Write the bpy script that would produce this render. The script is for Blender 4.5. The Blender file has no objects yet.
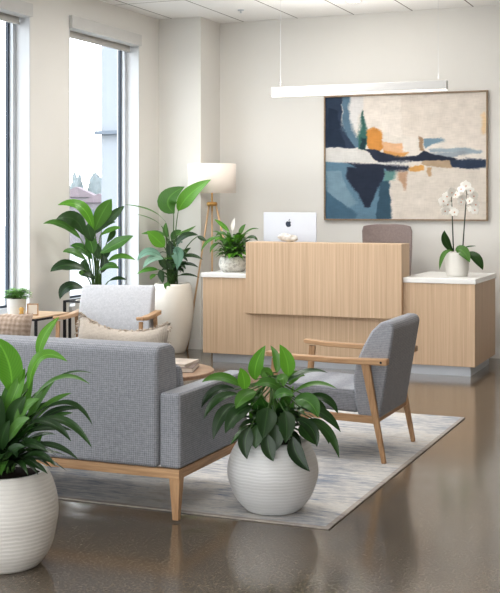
import bpy, bmesh, math, random
from mathutils import Vector, Matrix, noise
random.seed(7)
C = bpy.context.scene.collection
PI = math.pi
YAW = math.radians(22.57)
RV = Vector((math.cos(YAW), math.sin(YAW), 0))      # direction most plants spread along
TV = Vector((math.sin(YAW), -math.cos(YAW), 0))     # towards the entrance
CEIL = 3.41
XL = -5.47      # window wall
YB = 11.17      # back wall
XR = 1.9
YF = -1.2

# ------------------------------------------------------------------ materials
def lin(c):
    c = c / 255.0
    return c / 12.92 if c <= 0.04045 else ((c + 0.055) / 1.055) ** 2.4
def col(r, g, b): return (lin(r), lin(g), lin(b), 1.0)

class NT:
    def __init__(s, name):
        s.m = bpy.data.materials.new(name); s.m.use_nodes = True
        s.t = s.m.node_tree; s.b = s.t.nodes['Principled BSDF']; s.out = s.t.nodes['Material Output']
    def n(s, typ, **kw):
        x = s.t.nodes.new(typ)
        for k, v in kw.items():
            if k.startswith('i_'): x.inputs[k[2:].replace('_', ' ')].default_value = v
            else: setattr(x, k, v)
        return x
    def l(s, a, b): s.t.links.new(a, b)
    def coord(s, scale=(1, 1, 1), kind='Object'):
        tc = s.n('ShaderNodeTexCoord'); mp = s.n('ShaderNodeMapping')
        mp.inputs['Scale'].default_value = scale
        s.l(tc.outputs[kind], mp.inputs['Vector']); return mp.outputs['Vector']
    def geo(s, scale=(1, 1, 1)):
        g = s.n('ShaderNodeNewGeometry'); mp = s.n('ShaderNodeMapping')
        mp.inputs['Scale'].default_value = scale
        s.l(g.outputs['Position'], mp.inputs['Vector']); return mp.outputs['Vector']
    def noise(s, vec, scale, detail=3, rough=.5):
        x = s.n('ShaderNodeTexNoise'); x.inputs['Scale'].default_value = scale
        x.inputs['Detail'].default_value = detail; x.inputs['Roughness'].default_value = rough
        s.l(vec, x.inputs['Vector']); return x.outputs['Fac']
    def ramp(s, fac, stops):
        r = s.n('ShaderNodeValToRGB'); e = r.color_ramp.elements
        while len(e) < len(stops): e.new(.5)
        for k, (p, c) in enumerate(stops): e[k].position = p; e[k].color = c
        s.l(fac, r.inputs['Fac']); return r.outputs['Color']
    def mix(s, fac, a, b, mode='MIX'):
        x = s.n('ShaderNodeMix', data_type='RGBA', blend_type=mode)
        for sock, v in ((x.inputs[0], fac), (x.inputs[6], a), (x.inputs[7], b)):
            if hasattr(v, 'is_linked'): s.l(v, sock)
            else: sock.default_value = v
        return x.outputs[2]
    def bump(s, h, strength=.3, dist=.002):
        b = s.n('ShaderNodeBump'); b.inputs['Strength'].default_value = strength; b.inputs['Distance'].default_value = dist
        s.l(h, b.inputs['Height']); s.l(b.outputs['Normal'], s.b.inputs['Normal'])
    def base(s, c):
        if hasattr(c, 'is_linked'): s.l(c, s.b.inputs['Base Color'])
        else: s.b.inputs['Base Color'].default_value = c
    def set(s, rough=.5, metal=0, spec=.5):
        s.b.inputs['Roughness'].default_value = rough; s.b.inputs['Metallic'].default_value = metal
        s.b.inputs['Specular IOR Level'].default_value = spec
    def math(s, op, a, b=0.0, c=0.0):
        x = s.n('ShaderNodeMath', operation=op)
        for i, v in enumerate((a, b, c)):
            if hasattr(v, 'is_linked'): s.l(v, x.inputs[i])
            else: x.inputs[i].default_value = v
        return x.outputs[0]

def plain(name, c, rough=.5, metal=0, spec=.5, var=.04, vs=6):
    t = NT(name); v = t.geo(); f = t.noise(v, vs)
    a = tuple(x * (1 - var) for x in c[:3]) + (1,); b = tuple(min(1, x * (1 + var)) for x in c[:3]) + (1,)
    t.base(t.ramp(f, [(.3, a), (.7, b)])); t.set(rough, metal, spec); return t.m

def wood(name, c1, c2, scale=(60, 60, 2), rough=.45, big=3):
    t = NT(name); v = t.coord(scale); f = t.noise(v, 1.0, 4, .6)
    v2 = t.coord(tuple(q * .2 for q in scale)); g = t.noise(v2, 1.0, 2)
    h = t.math('ADD', t.math('MULTIPLY', f, .65), t.math('MULTIPLY', g, .35))
    t.base(t.ramp(h, [(.32, c1), (.68, c2)])); t.set(rough, 0, .35); t.bump(f, .12, .001); return t.m

def fabric(name, c1, c2, scale=350, bump=.5):
    t = NT(name); v = t.coord()
    w1 = t.n('ShaderNodeTexWave', wave_type='BANDS', bands_direction='X'); w1.inputs['Scale'].default_value = scale / 6; w1.inputs['Distortion'].default_value = 1.5
    w2 = t.n('ShaderNodeTexWave', wave_type='BANDS', bands_direction='Z'); w2.inputs['Scale'].default_value = scale / 6; w2.inputs['Distortion'].default_value = 1.5
    t.l(v, w1.inputs['Vector']); t.l(v, w2.inputs['Vector'])
    n1 = t.noise(v, scale, 2); n2 = t.noise(v, 60, 3)
    s = t.math('MULTIPLY', t.math('ADD', w1.outputs['Fac'], w2.outputs['Fac']), .17)
    h = t.math('ADD', s, t.math('ADD', t.math('MULTIPLY', n1, .36), t.math('MULTIPLY', n2, .32)))
    t.base(t.ramp(h, [(.3, c1), (.75, c2)])); t.set(.95, 0, .15)
    t.b.inputs['Sheen Weight'].default_value = .15
    t.bump(h, bump, .003); return t.m

M = {}
M['wall'] = plain('wall_paint', col(222, 220, 215), .85, 0, .2, .012, 1.5)
M['wallback'] = plain('back_wall_paint', col(222, 220, 215), .85, 0, .2, .012, 1.5)
M['reveal'] = plain('white_reveal', col(204, 205, 206), .7, 0, .3, .01)
M['trim'] = plain('white_trim', col(222, 221, 218), .5, 0, .4, .01)
M['pvc'] = plain('window_white', col(196, 200, 204), .35, 0, .5, .01)
M['gasket'] = plain('window_dark', col(34, 48, 64), .4, 0, .5, .03)
M['blind'] = fabric('blind_fabric', col(178, 176, 172), col(200, 198, 194), 300, .2)
M['blindbox'] = plain('blind_box', col(204, 203, 200), .6, 0, .3, .02)
M['black'] = plain('black_metal', col(34, 34, 36), .45, .5, .5, .05)
M['alu'] = plain('brushed_metal', col(196, 200, 206), .38, .35, .5, .03)
M['silver'] = plain('silver_shell', col(204, 208, 216), .4, .0, .5, .01)
M['logo'] = plain('logo_dark', col(38, 50, 68), .4, 0, .5, .01)
M['screen'] = plain('screen_dark', col(20, 22, 26), .15, 0, .5, .01)
M['stone'] = plain('quartz_white', col(236, 235, 232), .25, 0, .5, .015, 20)
M['oak'] = wood('oak_frame', col(150, 114, 82), col(196, 160, 122), (70, 70, 8))
M['oakx'] = wood('oak_frame_x', col(152, 116, 84), col(200, 164, 126), (5, 90, 90))
M['oaky'] = wood('oak_frame_y', col(152, 116, 84), col(200, 164, 126), (90, 5, 90))
M['desk'] = wood('desk_veneer', col(184, 156, 127), col(214, 188, 160), (170, 170, 1.6), .5)
M['tabletop'] = wood('table_wood', col(132, 104, 82), col(166, 136, 112), (6, 60, 60), .35)
M['sidetop'] = wood('side_table_wood', col(190, 160, 130), col(222, 198, 170), (60, 6, 60), .3)
M['grey'] = fabric('grey_upholstery', col(116, 118, 124), col(168, 169, 174), 190)
M['greylight'] = fabric('pale_grey_upholstery', col(160, 161, 165), col(206, 206, 208), 200)
M['cream'] = fabric('cream_linen', col(166, 155, 143), col(204, 194, 182), 260)
M['fringe'] = fabric('fringe_linen', col(165, 148, 130), col(225, 212, 198), 500, .8)
M['meshback'] = fabric('mauve_mesh', col(128, 114, 110), col(158, 144, 140), 500, .3)
M['ceramic'] = plain('white_ceramic', col(214, 212, 206), .5, 0, .4, .03, 8)
M['ceramicwarm'] = plain('warm_ceramic', col(222, 216, 206), .5, 0, .4, .02, 8)
M['soil'] = plain('soil', col(38, 30, 24), .95, 0, .1, .4, 120)
M['stem'] = plain('green_stem', col(70, 100, 48), .5, 0, .4, .15, 40)
M['darkstem'] = plain('dark_stem', col(62, 70, 58), .5, 0, .4, .15, 40)
M['petal'] = plain('white_petal', col(245, 243, 236), .55, 0, .3, .01, 40)
M['lip'] = plain('orchid_lip', col(200, 120, 70), .5, 0, .3, .2, 80)
M['paper'] = plain('paper', col(225, 218, 208), .8, 0, .2, .02, 30)
M['cover'] = plain('book_cover', col(120, 104, 96), .5, 0, .4, .15, 14)
M['cover2'] = plain('magazine_cover', col(186, 172, 160), .35, 0, .4, .2, 9)
M['wicker'] = fabric('striped_cushion', col(140, 120, 104), col(196, 178, 162), 70, .5)
M['mustard'] = plain('mustard', col(200, 160, 90), .6, 0, .3, .1, 40)
M['brass'] = plain('brass', col(190, 150, 90), .35, .8, .5, .03)
M['lampwood'] = wood('lamp_wood', col(186, 150, 114), col(214, 184, 148), (60, 60, 6))
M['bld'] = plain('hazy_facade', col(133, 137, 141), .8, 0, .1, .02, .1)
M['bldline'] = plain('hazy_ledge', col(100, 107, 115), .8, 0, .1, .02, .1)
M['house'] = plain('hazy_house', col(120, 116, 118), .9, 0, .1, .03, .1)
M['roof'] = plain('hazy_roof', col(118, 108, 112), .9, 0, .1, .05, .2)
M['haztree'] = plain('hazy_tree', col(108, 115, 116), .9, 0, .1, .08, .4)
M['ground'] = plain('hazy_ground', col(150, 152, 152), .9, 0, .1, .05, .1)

def leafmat(name, c1, c2, rough=.35, vein=None):
    t = NT(name); g = t.n('ShaderNodeNewGeometry')
    a = t.n('ShaderNodeUVMap')
    sx = t.n('ShaderNodeSeparateXYZ'); t.l(a.outputs['UV'], sx.inputs[0])
    d = t.math('ABSOLUTE', t.math('SUBTRACT', sx.outputs['X'], .5))
    rib = t.math('LESS_THAN', d, .035)
    c = t.ramp(g.outputs['Random Per Island'], [(0, c1), (1, c2)])
    # side veins running obliquely from the midrib
    vv = t.math('FRACT', t.math('MULTIPLY', t.math('SUBTRACT', sx.outputs['Y'], t.math('MULTIPLY', d, .5)), 16.0))
    st = t.math('MULTIPLY', t.math('LESS_THAN', vv, .3), .22)
    dark = tuple(x * .55 for x in c1[:3]) + (1,)
    c = t.mix(st, c, dark)
    light = vein or tuple(min(1, x * 1.35 + .01) for x in c2[:3]) + (1,)
    c = t.mix(t.math('MULTIPLY', rib, .6), c, light)
    t.base(c); t.set(rough, 0, .5)
    tr = t.n('ShaderNodeBsdfTranslucent'); t.l(c, tr.inputs['Color'])
    ms = t.n('ShaderNodeMixShader'); ms.inputs[0].default_value = .28
    t.l(t.b.outputs[0], ms.inputs[1]); t.l(tr.outputs[0], ms.inputs[2]); t.l(ms.outputs[0], t.out.inputs['Surface'])
    return t.m
M['leafD'] = leafmat('leaf_dark', col(26, 52, 24), col(50, 84, 36))
M['leafM'] = leafmat('leaf_mid', col(50, 96, 38), col(88, 134, 52))
M['leafB'] = leafmat('leaf_bright', col(68, 124, 32), col(106, 162, 52))
M['leafF'] = leafmat('leaf_fresh', col(120, 180, 80), col(150, 205, 100))
M['leafS'] = leafmat('leaf_silver', col(92, 138, 116), col(140, 172, 150), .5, col(50, 100, 70))

def m_glass():
    t = NT('window_glass')
    tr = t.n('ShaderNodeBsdfTransparent'); gl = t.n('ShaderNodeBsdfGlossy'); gl.inputs['Roughness'].default_value = .02
    fr = t.n('ShaderNodeFresnel'); fr.inputs['IOR'].default_value = 1.35
    v = t.geo(); nn = t.noise(v, 2)
    tr.inputs['Color'].default_value = (.97, .985, 1, 1)
    ms = t.n('ShaderNodeMixShader'); ms.inputs[0].default_value = .04; t.l(tr.outputs[0], ms.inputs[1]); t.l(gl.outputs[0], ms.inputs[2])
    t.l(ms.outputs[0], t.out.inputs['Surface']); return t.m
M['glass'] = m_glass()

def m_emit(name, c, s, diff=.5):
    t = NT(name); t.base(c); t.set(.6)
    t.b.inputs['Emission Color'].default_value = c; t.b.inputs['Emission Strength'].default_value = s; return t.m
M['led'] = m_emit('led_diffuser', col(255, 250, 240), 1.1)
M['pendant'] = m_emit('pendant_body', col(186, 185, 183), .03)
M['shade'] = m_emit('shade_linen', col(232, 222, 212), .06)
M['downlight'] = m_emit('downlight_glow', col(255, 240, 215), 4)

def m_floor():
    t = NT('polished_concrete'); v = t.geo()
    big = t.noise(v, .9, 4, .6); mid = t.noise(v, 7, 4, .65); fine = t.noise(v, 75, 3, .8)
    h = t.math('ADD', t.math('MULTIPLY', big, .55), t.math('MULTIPLY', mid, .45))
    c = t.ramp(h, [(.3, col(84, 75, 64)), (.7, col(110, 99, 85))])
    sp = t.ramp(fine, [(.36, (.35, .33, .31, 1)), (.46, (.9, .9, .9, 1)), (.56, (1.05, 1.05, 1.05, 1)), (.66, (2.1, 2.05, 1.95, 1))])
    c = t.mix(1.0, c, sp, 'MULTIPLY')
    sx = t.n('ShaderNodeSeparateXYZ'); t.l(v, sx.inputs[0])
    j = t.math('LESS_THAN', t.math('ABSOLUTE', t.math('SUBTRACT', t.math('MODULO', t.math('ADD', sx.outputs['Y'], 20.0 - 5.03 + .0), 3.6), 0.3)), .004)
    c = t.mix(t.math('MULTIPLY', j, .55), c, col(50, 44, 38))
    t.base(c); t.set(.2, 0, .5)
    r = t.math('ADD', t.math('MULTIPLY', mid, .14), .10); t.l(r, t.b.inputs['Roughness'])
    t.b.inputs['Coat Weight'].default_value = .5; t.b.inputs['Coat Roughness'].default_value = .12
    t.bump(mid, .03, .002); return t.m
M['floor'] = m_floor()

def m_ceiling():
    t = NT('ceiling_tiles'); v = t.geo(); sx = t.n('ShaderNodeSeparateXYZ'); t.l(v, sx.inputs[0])
    def line(o, off, per, w):
        m = t.math('MODULO', t.math('ADD', o, off), per)
        return t.math('LESS_THAN', m, w)
    a = line(sx.outputs['X'], 60 - 0.005 + .571, .607, .012)
    b = line(sx.outputs['Y'], 60 + .46, 1.8, .012)
    g = t.math('MAXIMUM', a, b)
    f = t.noise(v, 400, 2)
    c = t.ramp(f, [(.3, col(232, 231, 229)), (.7, col(243, 242, 240))])
    c = t.mix(g, c, col(120, 114, 106)); t.base(c); t.set(.9, 0, .1); t.bump(f, .2, .001); return t.m
M['ceiling'] = m_ceiling()

def m_rug():
    t = NT('rug_weave'); v = t.geo()
    n1 = t.noise(v, 1.6, 5, .65); n2 = t.noise(t.geo((3, 14, 1)), 2.2, 5, .7); n3 = t.noise(v, 150, 2); n4 = t.noise(v, 9, 4, .7)
    h = t.math('ADD', t.math('MULTIPLY', n1, .5), t.math('MULTIPLY', n2, .5))
    c = t.ramp(h, [(.38, col(132, 142, 158)), (.46, col(182, 182, 184)), (.54, col(214, 211, 206)), (.66, col(186, 178, 168))])
    c = t.mix(t.math('MULTIPLY', t.math('GREATER_THAN', n4, .56), .25), c, col(165, 165, 168))
    sx = t.n('ShaderNodeSeparateXYZ'); t.l(v, sx.inputs[0])
    w = t.n('ShaderNodeTexWave', wave_type='BANDS', bands_direction='Y'); w.inputs['Scale'].default_value = 30; w.inputs['Distortion'].default_value = 1
    t.l(v, w.inputs['Vector'])
    c = t.mix(t.math('MULTIPLY', w.outputs['Fac'], .12), c, col(120, 112, 104))
    edge = t.math('GREATER_THAN', sx.outputs['X'], -1.715)
    edge2 = t.math('LESS_THAN', sx.outputs['Y'], 5.035)
    c = t.mix(t.math('MULTIPLY', t.math('MAXIMUM', edge, edge2), .5), c, col(150, 132, 112))
    t.base(c); t.set(.97, 0, .1); t.bump(t.math('ADD', n3, w.outputs['Fac']), .5, .003); return t.m
M['rug'] = m_rug()

def m_potmarble():
    t = NT('mottled_planter'); v = t.coord(); n = t.noise(v, 22, 4, .6)
    t.base(t.ramp(n, [(.36, col(150, 146, 138)), (.5, col(210, 208, 200)), (.6, col(176, 170, 162))])); t.set(.5); t.bump(n, .5, .004); return t.m
M['mottled'] = m_potmarble()
M['shell'] = plain('pale_stone', col(196, 192, 186), .45, 0, .4, .25, 30)

def m_ribbed(name, c, per, amt=.5):
    t = NT(name); v = t.coord(); sx = t.n('ShaderNodeSeparateXYZ'); t.l(v, sx.inputs[0])
    n = t.noise(v, 14, 3); f = t.math('SINE', t.math('ADD', t.math('MULTIPLY', sx.outputs['Z'], 2 * PI / per), t.math('MULTIPLY', n, 5.0)))
    h = t.math('ADD', t.math('MULTIPLY', f, .5), .5)
    d = tuple(x * .93 for x in c[:3]) + (1,)
    t.base(t.ramp(h, [(.0, d), (.4, c)])); t.set(.45, 0, .4); t.bump(h, amt * .5, .004); return t.m
M['ribwhite'] = m_ribbed('ribbed_white', col(212, 209, 203), .0165)
M['ribcool'] = m_ribbed('ribbed_cool', col(206, 206, 205), .0155)
M['ribtall'] = m_ribbed('ribbed_tall', col(226, 220, 210), .012, .35)

# ------------------------------------------------------------------ mesh helpers
def newbm(): return bmesh.new()
def finish(name, bm, mat, parent=None, smooth=False, loc=None, bevel=0, sub=0, seg=2, wn=False):
    me = bpy.data.meshes.new(name); bmesh.ops.recalc_face_normals(bm, faces=bm.faces)
    bm.to_mesh(me); bm.free()
    o = bpy.data.objects.new(name, me); C.objects.link(o)
    for m in (mat if isinstance(mat, (list, tuple)) else [mat]): me.materials.append(m)
    if smooth:
        for p in me.polygons: p.use_smooth = True
    if loc: o.location = loc
    if bevel:
        b = o.modifiers.new('b', 'BEVEL'); b.width = bevel; b.segments = seg; b.limit_method = 'ANGLE'; b.angle_limit = math.radians(40)
        for p in me.polygons: p.use_smooth = True
        w = o.modifiers.new('w', 'WEIGHTED_NORMAL'); w.keep_sharp = True
    if sub:
        s = o.modifiers.new('s', 'SUBSURF'); s.levels = sub; s.render_levels = sub
    if parent: o.parent = parent
    return o
def box(bm, x0, x1, y0, y1, z0, z1, mi=0):
    vs = [bm.verts.new(p) for p in ((x0, y0, z0), (x1, y0, z0), (x1, y1, z0), (x0, y1, z0), (x0, y0, z1), (x1, y0, z1), (x1, y1, z1), (x0, y1, z1))]
    for f in ((0, 3, 2, 1), (4, 5, 6, 7), (0, 1, 5, 4), (1, 2, 6, 5), (2, 3, 7, 6), (3, 0, 4, 7)):
        bm.faces.new([vs[i] for i in f]).material_index = mi
    return vs
def hexa(bm, b, t):
    """b, t: four bottom and four top points (counter-clockwise)"""
    vs = [bm.verts.new(p) for p in list(b) + list(t)]
    for f in ((0, 3, 2, 1), (4, 5, 6, 7), (0, 1, 5, 4), (1, 2, 6, 5), (2, 3, 7, 6), (3, 0, 4, 7)): bm.faces.new([vs[i] for i in f])
def beam(bm, p, q, w0, d0, w1=None, d1=None, side=Vector((1, 0, 0))):
    p, q = Vector(p), Vector(q); w1 = w0 if w1 is None else w1; d1 = d0 if d1 is None else d1
    t = (q - p).normalized(); s = (side - t * side.dot(t)).normalized(); u = t.cross(s)
    def ring(c, w, d): return [c - s * w / 2 - u * d / 2, c + s * w / 2 - u * d / 2, c + s * w / 2 + u * d / 2, c - s * w / 2 + u * d / 2]
    hexa(bm, ring(p, w0, d0), ring(q, w1, d1))
def tube(bm, pts, r, n=8, caps=True):
    pts = [Vector(p) for p in pts]; rs = r if isinstance(r, (list, tuple)) else [r] * len(pts)
    rings = []; ref = Vector((0, 0, 1))
    for i, p in enumerate(pts):
        t = (pts[min(i + 1, len(pts) - 1)] - pts[max(i - 1, 0)]).normalized()
        a = t.cross(ref)
        if a.length < .05: a = t.cross(Vector((1, 0, 0)))
        a.normalize(); b = t.cross(a)
        rings.append([bm.verts.new(p + (a * math.cos(k * 2 * PI / n) + b * math.sin(k * 2 * PI / n)) * rs[i]) for k in range(n)])
    for i in range(len(rings) - 1):
        for k in range(n): bm.faces.new((rings[i][k], rings[i][(k + 1) % n], rings[i + 1][(k + 1) % n], rings[i + 1][k]))
    if caps: bm.faces.new(rings[0][::-1]); bm.faces.new(rings[-1])
def lathe(bm, prof, n=48, cx=0, cy=0):
    rings = []
    for r, z in prof:
        if r < 1e-5: rings.append([bm.verts.new((cx, cy, z))])
        else: rings.append([bm.verts.new((cx + r * math.cos(k * 2 * PI / n), cy + r * math.sin(k * 2 * PI / n), z)) for k in range(n)])
    for a, b in zip(rings, rings[1:]):
        for k in range(n):
            k2 = (k + 1) % n
            if len(a) == 1 and len(b) == 1: continue
            if len(a) == 1: bm.faces.new((a[0], b[k2], b[k]))
            elif len(b) == 1: bm.faces.new((a[k], a[k2], b[0]))
            else: bm.faces.new((a[k], a[k2], b[k2], b[k]))
def prism(bm, poly, axis, a, b):
    """extrude a 2-D polygon along axis 'x' (poly = y,z) or 'y' (poly = x,z) or 'z'"""
    def P(u, v, w): return {'x': (w, u, v), 'y': (u, w, v), 'z': (u, v, w)}[axis]
    A = [bm.verts.new(P(u, v, a)) for u, v in poly]; B = [bm.verts.new(P(u, v, b)) for u, v in poly]
    n = len(poly); bm.faces.new(A[::-1]); bm.faces.new(B)
    for i in range(n): bm.faces.new((A[i], A[(i + 1) % n], B[(i + 1) % n], B[i]))
def cushion(bm, sx, sy, sz, nx=14, ny=14, pinch=.5, wob=0.0, seed=0):
    """soft pillow in the x/z plane, thickness along y"""
    for side in (-1, 1):
        g = {}
        for i in range(nx + 1):
            for j in range(ny + 1):
                u = i / nx * 2 - 1; v = j / ny * 2 - 1
                th = ((1 - u ** 4) * (1 - v ** 4)) ** pinch
                k = 1 - .05 * (1 - abs(u) ** 2) * abs(v) ** 3
                x = u * sx / 2 * (1 - .05 * (1 - v * v)); z = v * sz / 2 * (1 - .06 * (1 - u * u))
                w = noise.noise(Vector((u * 2 + seed, v * 2, side))) * wob
                g[i, j] = bm.verts.new((x, side * sy / 2 * th + w * th, z + w * .6))
        for i in range(nx):
            for j in range(ny):
                q = (g[i, j], g[i + 1, j], g[i + 1, j + 1], g[i, j + 1])
                bm.faces.new(q if side < 0 else q[::-1])
    bmesh.ops.remove_doubles(bm, verts=bm.verts, dist=.0008)

def empty(name, label, cat, loc=(0, 0, 0), rz=0, group=None):
    o = bpy.data.objects.new(name, None); C.objects.link(o); o.location = loc; o.rotation_euler = (0, 0, rz)
    o.empty_display_size = .1
    o['label'] = label; o['category'] = cat
    if group: o['group'] = group
    return o
def tag(o, label, cat, group=None):
    o['label'] = label; o['category'] = cat
    if group: o['group'] = group
    return o
def struct(o): o['kind'] = 'structure'; return o

# ------------------------------------------------------------------ room shell
def wallobj(name, boxes, mat):
    bm = newbm()
    for b in boxes: box(bm, *b)
    return struct(finish(name, bm, mat))
wallobj('floor', [(XL - .25, XR + .2, YF - .2, YB + .2, -.12, 0)], M['floor'])
wallobj('ceiling', [(XL - .25, XR + .2, YF - .2, YB + .2, CEIL, CEIL + .12)], M['ceiling'])
wallobj('wall_back', [(XL - .25, XR + .2, YB, YB + .2, 0, CEIL)], M['wallback'])
wallobj('wall_alcove', [(XL, -4.99, 10.69, YB, 0, CEIL)], M['wall'])
M['wallwarm'] = plain('warm_wall_paint', col(158, 140, 122), .8, 0, .2, .03, 1.5)
wallobj('wall_right', [(XR, XR + .2, YF, YB, 0, CEIL)], M['wallwarm'])
WIN = [(8.921, 10.252), (6.965, 8.296), (5.01, 6.34), (3.05, 4.385), (1.1, 2.43)]
WZ0, WZ1 = .56, 3.19
bxs = []; ys = YB
TH = .25
for (a, b) in WIN:
    bxs.append((XL - TH, XL, b, ys, 0, CEIL)); ys = a
    bxs.append((XL - TH, XL, a, b, 0, WZ0)); bxs.append((XL - TH, XL, a, b, WZ1, CEIL))
bxs.append((XL - TH, XL, YF, ys, 0, CEIL))
wallobj('wall_left', bxs, M['wall'])
wallobj('baseboard_back', [(-4.99, XR, YB - .014, YB, 0, .10)], M['trim'])
wallobj('baseboard_left', [(XL, XL + .014, YF, 10.69, 0, .10)], M['trim'])
wallobj('baseboard_alcove', [(XL + .014, -4.976, 10.676, 10.69, 0, .10), (-4.99, -4.976, 10.69, YB - .014, 0, .10)], M['trim'])

for i, (a, b) in enumerate(WIN):
    w = bpy.data.objects.new('window_%d' % (i + 1), None); C.objects.link(w); struct(w)
    w.location = (XL, (a + b) / 2, WZ0)
    def loc(bm):
        bmesh.ops.translate(bm, verts=bm.verts, vec=(-XL, -(a + b) / 2, -WZ0)); return bm
    bm = newbm(); e = .004      # painted lining of the recess
    box(bm, XL - .135, XL + .002, b - .012, b + .0, WZ0, WZ1); box(bm, XL - .135, XL + .002, a, a + .012, WZ0, WZ1)
    box(bm, XL - .135, XL + .002, a + .012, b - .012, WZ1 - .012, WZ1)
    finish('window_lining', loc(bm), M['reveal'], w)
    bm = newbm(); box(bm, XL - .135, XL + .03, a - .0, b + .0, WZ0 - .03, WZ0 + .012)
    finish('window_sill', loc(bm), M['reveal'], w, bevel=.004)
    bm = newbm(); fx0, fx1 = XL - .20, XL - .135
    f = .055
    box(bm, fx0, fx1, b - f, b, WZ0, WZ1); box(bm, fx0, fx1, a, a + f, WZ0, WZ1)
    box(bm, fx0, fx1, a + f, b - f, WZ0, WZ0 + f); box(bm, fx0, fx1, a + f, b - f, WZ1 - f, WZ1)
    finish('window_frame', loc(bm), M['pvc'], w)
    bm = newbm(); g = f + .02; gx0, gx1 = fx0 + .002, fx0 + .03
    box(bm, gx0, gx1, b - g, b - f, WZ0 + f, WZ1 - f); box(bm, gx0, gx1, a + f, a + g, WZ0 + f, WZ1 - f)
    box(bm, gx0, gx1, a + g, b - g, WZ0 + f, WZ0 + g); box(bm, gx0, gx1, a + g, b - g, WZ1 - g, WZ1 - f)
    finish('glazing_bead', loc(bm), M['gasket'], w)
    bm = newbm(); box(bm, fx0 + .012, fx0 + .018, a + g - .004, b - g + .004, WZ0 + g - .004, WZ1 - g + .004)
    finish('window_pane', loc(bm), M['glass'], w)
    if i < 2:
        r = empty('roller_blind', ['grey roller blind box above the window nearest the tall white planter', 'grey roller blind box at the top left corner of the photo'][i], 'blind', (XL, (a + b) / 2, WZ1), group='roller blinds over the windows')
        bm = newbm(); box(bm, -.085, .035, -(b - a) / 2 + .001, (b - a) / 2 - .001, -.115, -.001)
        finish('blind_box', bm, M['blindbox'], r, bevel=.006)
        bm = newbm(); box(bm, -.10, -.088, -(b - a) / 2 + .03, (b - a) / 2 - .03, -.155, -.01)
        box(bm, -.106, -.083, -(b - a) / 2 + .03, (b - a) / 2 - .03, -.175, -.155)
        finish('blind_cloth', bm, M['blind'], r)

# glazed front behind the viewer: piers and a header
wallobj('wall_front', [(XL, XR, YF - .2, YF, 2.9, CEIL), (XL, -4.9, YF - .2, YF, 0, 2.9), (-2.3, -1.9, YF - .2, YF, 0, 2.9), (1.4, XR, YF - .2, YF, 0, 2.9)], M['wall'])

# ------------------------------------------------------------------ exterior
tower = empty('office_tower', 'pale hazy tower facade standing close outside the far window', 'building', (-20.0, 37, -8))
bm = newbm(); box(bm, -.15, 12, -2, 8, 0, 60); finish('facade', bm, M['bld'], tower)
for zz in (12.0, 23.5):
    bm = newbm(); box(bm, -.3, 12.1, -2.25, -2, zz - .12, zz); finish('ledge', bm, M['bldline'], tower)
def house(x, y, w, d, h, rh, rot, label):
    r = empty('house', label, 'house', (x, y, -8), rot, 'distant houses outside')
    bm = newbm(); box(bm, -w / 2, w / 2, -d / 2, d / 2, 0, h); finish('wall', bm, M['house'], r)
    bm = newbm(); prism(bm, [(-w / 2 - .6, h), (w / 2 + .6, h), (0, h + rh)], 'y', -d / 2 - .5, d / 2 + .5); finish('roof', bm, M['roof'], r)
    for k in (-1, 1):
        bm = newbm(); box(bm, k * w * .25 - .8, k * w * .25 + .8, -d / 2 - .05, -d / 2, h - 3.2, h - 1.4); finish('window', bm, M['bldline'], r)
house(-131.0, 217.6, 8, 6, 10.8, 2.2, .39, 'pale distant house with a low gabled roof beyond the far window')
house(-119.0, 206.5, 7, 6, 9.6, 1.8, .39, 'pale distant house half behind the tower facade outside')
house(-120.3, 194.0, 6, 6, 9.0, 1.9, .39, 'lowest distant house at the left edge of the far window')
for k, (x, y, h, lab) in enumerate([(-209.5, 346.2, 18.6, 'rounded hazy tree above the left rooftops outside'), (-203.2, 348.8, 19.4, 'taller hazy tree on the skyline beside the tower facade')]):
    t = empty('distant_tree', lab, 'tree', (x, y, -8), 0, 'hazy trees outside')
    bm = newbm(); bmesh.ops.create_icosphere(bm, subdivisions=4, radius=1)
    for v in bm.verts:
        n = noise.noise(v.co * 2.2 + Vector((k * 7, 0, 0))) * .35 + noise.noise(v.co * 6 + Vector((k, 3, 0))) * .15
        v.co = v.co * (1 + n); v.co.x *= 2.6; v.co.y *= 2.6; v.co.z = v.co.z * (h * .42) + h * .6
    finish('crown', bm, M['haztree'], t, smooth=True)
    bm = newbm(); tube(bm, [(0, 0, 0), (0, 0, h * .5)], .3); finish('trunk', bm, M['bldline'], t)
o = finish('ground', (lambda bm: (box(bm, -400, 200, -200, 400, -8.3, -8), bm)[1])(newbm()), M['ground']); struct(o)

# ------------------------------------------------------------------ ceiling fittings
t = empty('recessed_light', 'round recessed ceiling downlight glowing warm above the reception desk', 'ceiling light', (-3.27, 10.42, CEIL))
bm = newbm(); lathe(bm, [(.062, -.001), (.062, -.006), (.082, -.006), (.085, 0)]); finish('rim', bm, M['trim'], t, smooth=True)
bm = newbm(); lathe(bm, [(0, -.003), (.062, -.003), (.062, 0), (0, 0)]); finish('diffuser', bm, M['downlight'], t)
t = empty('sprinkler_head', 'small metal sprinkler head on the white ceiling', 'sprinkler', (-4.45, 10.47, CEIL))
bm = newbm(); lathe(bm, [(0, -.012), (.028, -.010), (.034, -.002), (.034, 0), (0, 0)], 24); finish('escutcheon', bm, M['alu'], t, smooth=True)
bm = newbm(); lathe(bm, [(0, -.03), (.012, -.03), (.012, -.026), (.005, -.024), (.005, -.01), (0, -.01)], 16); finish('nozzle', bm, M['alu'], t, smooth=True)

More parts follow.
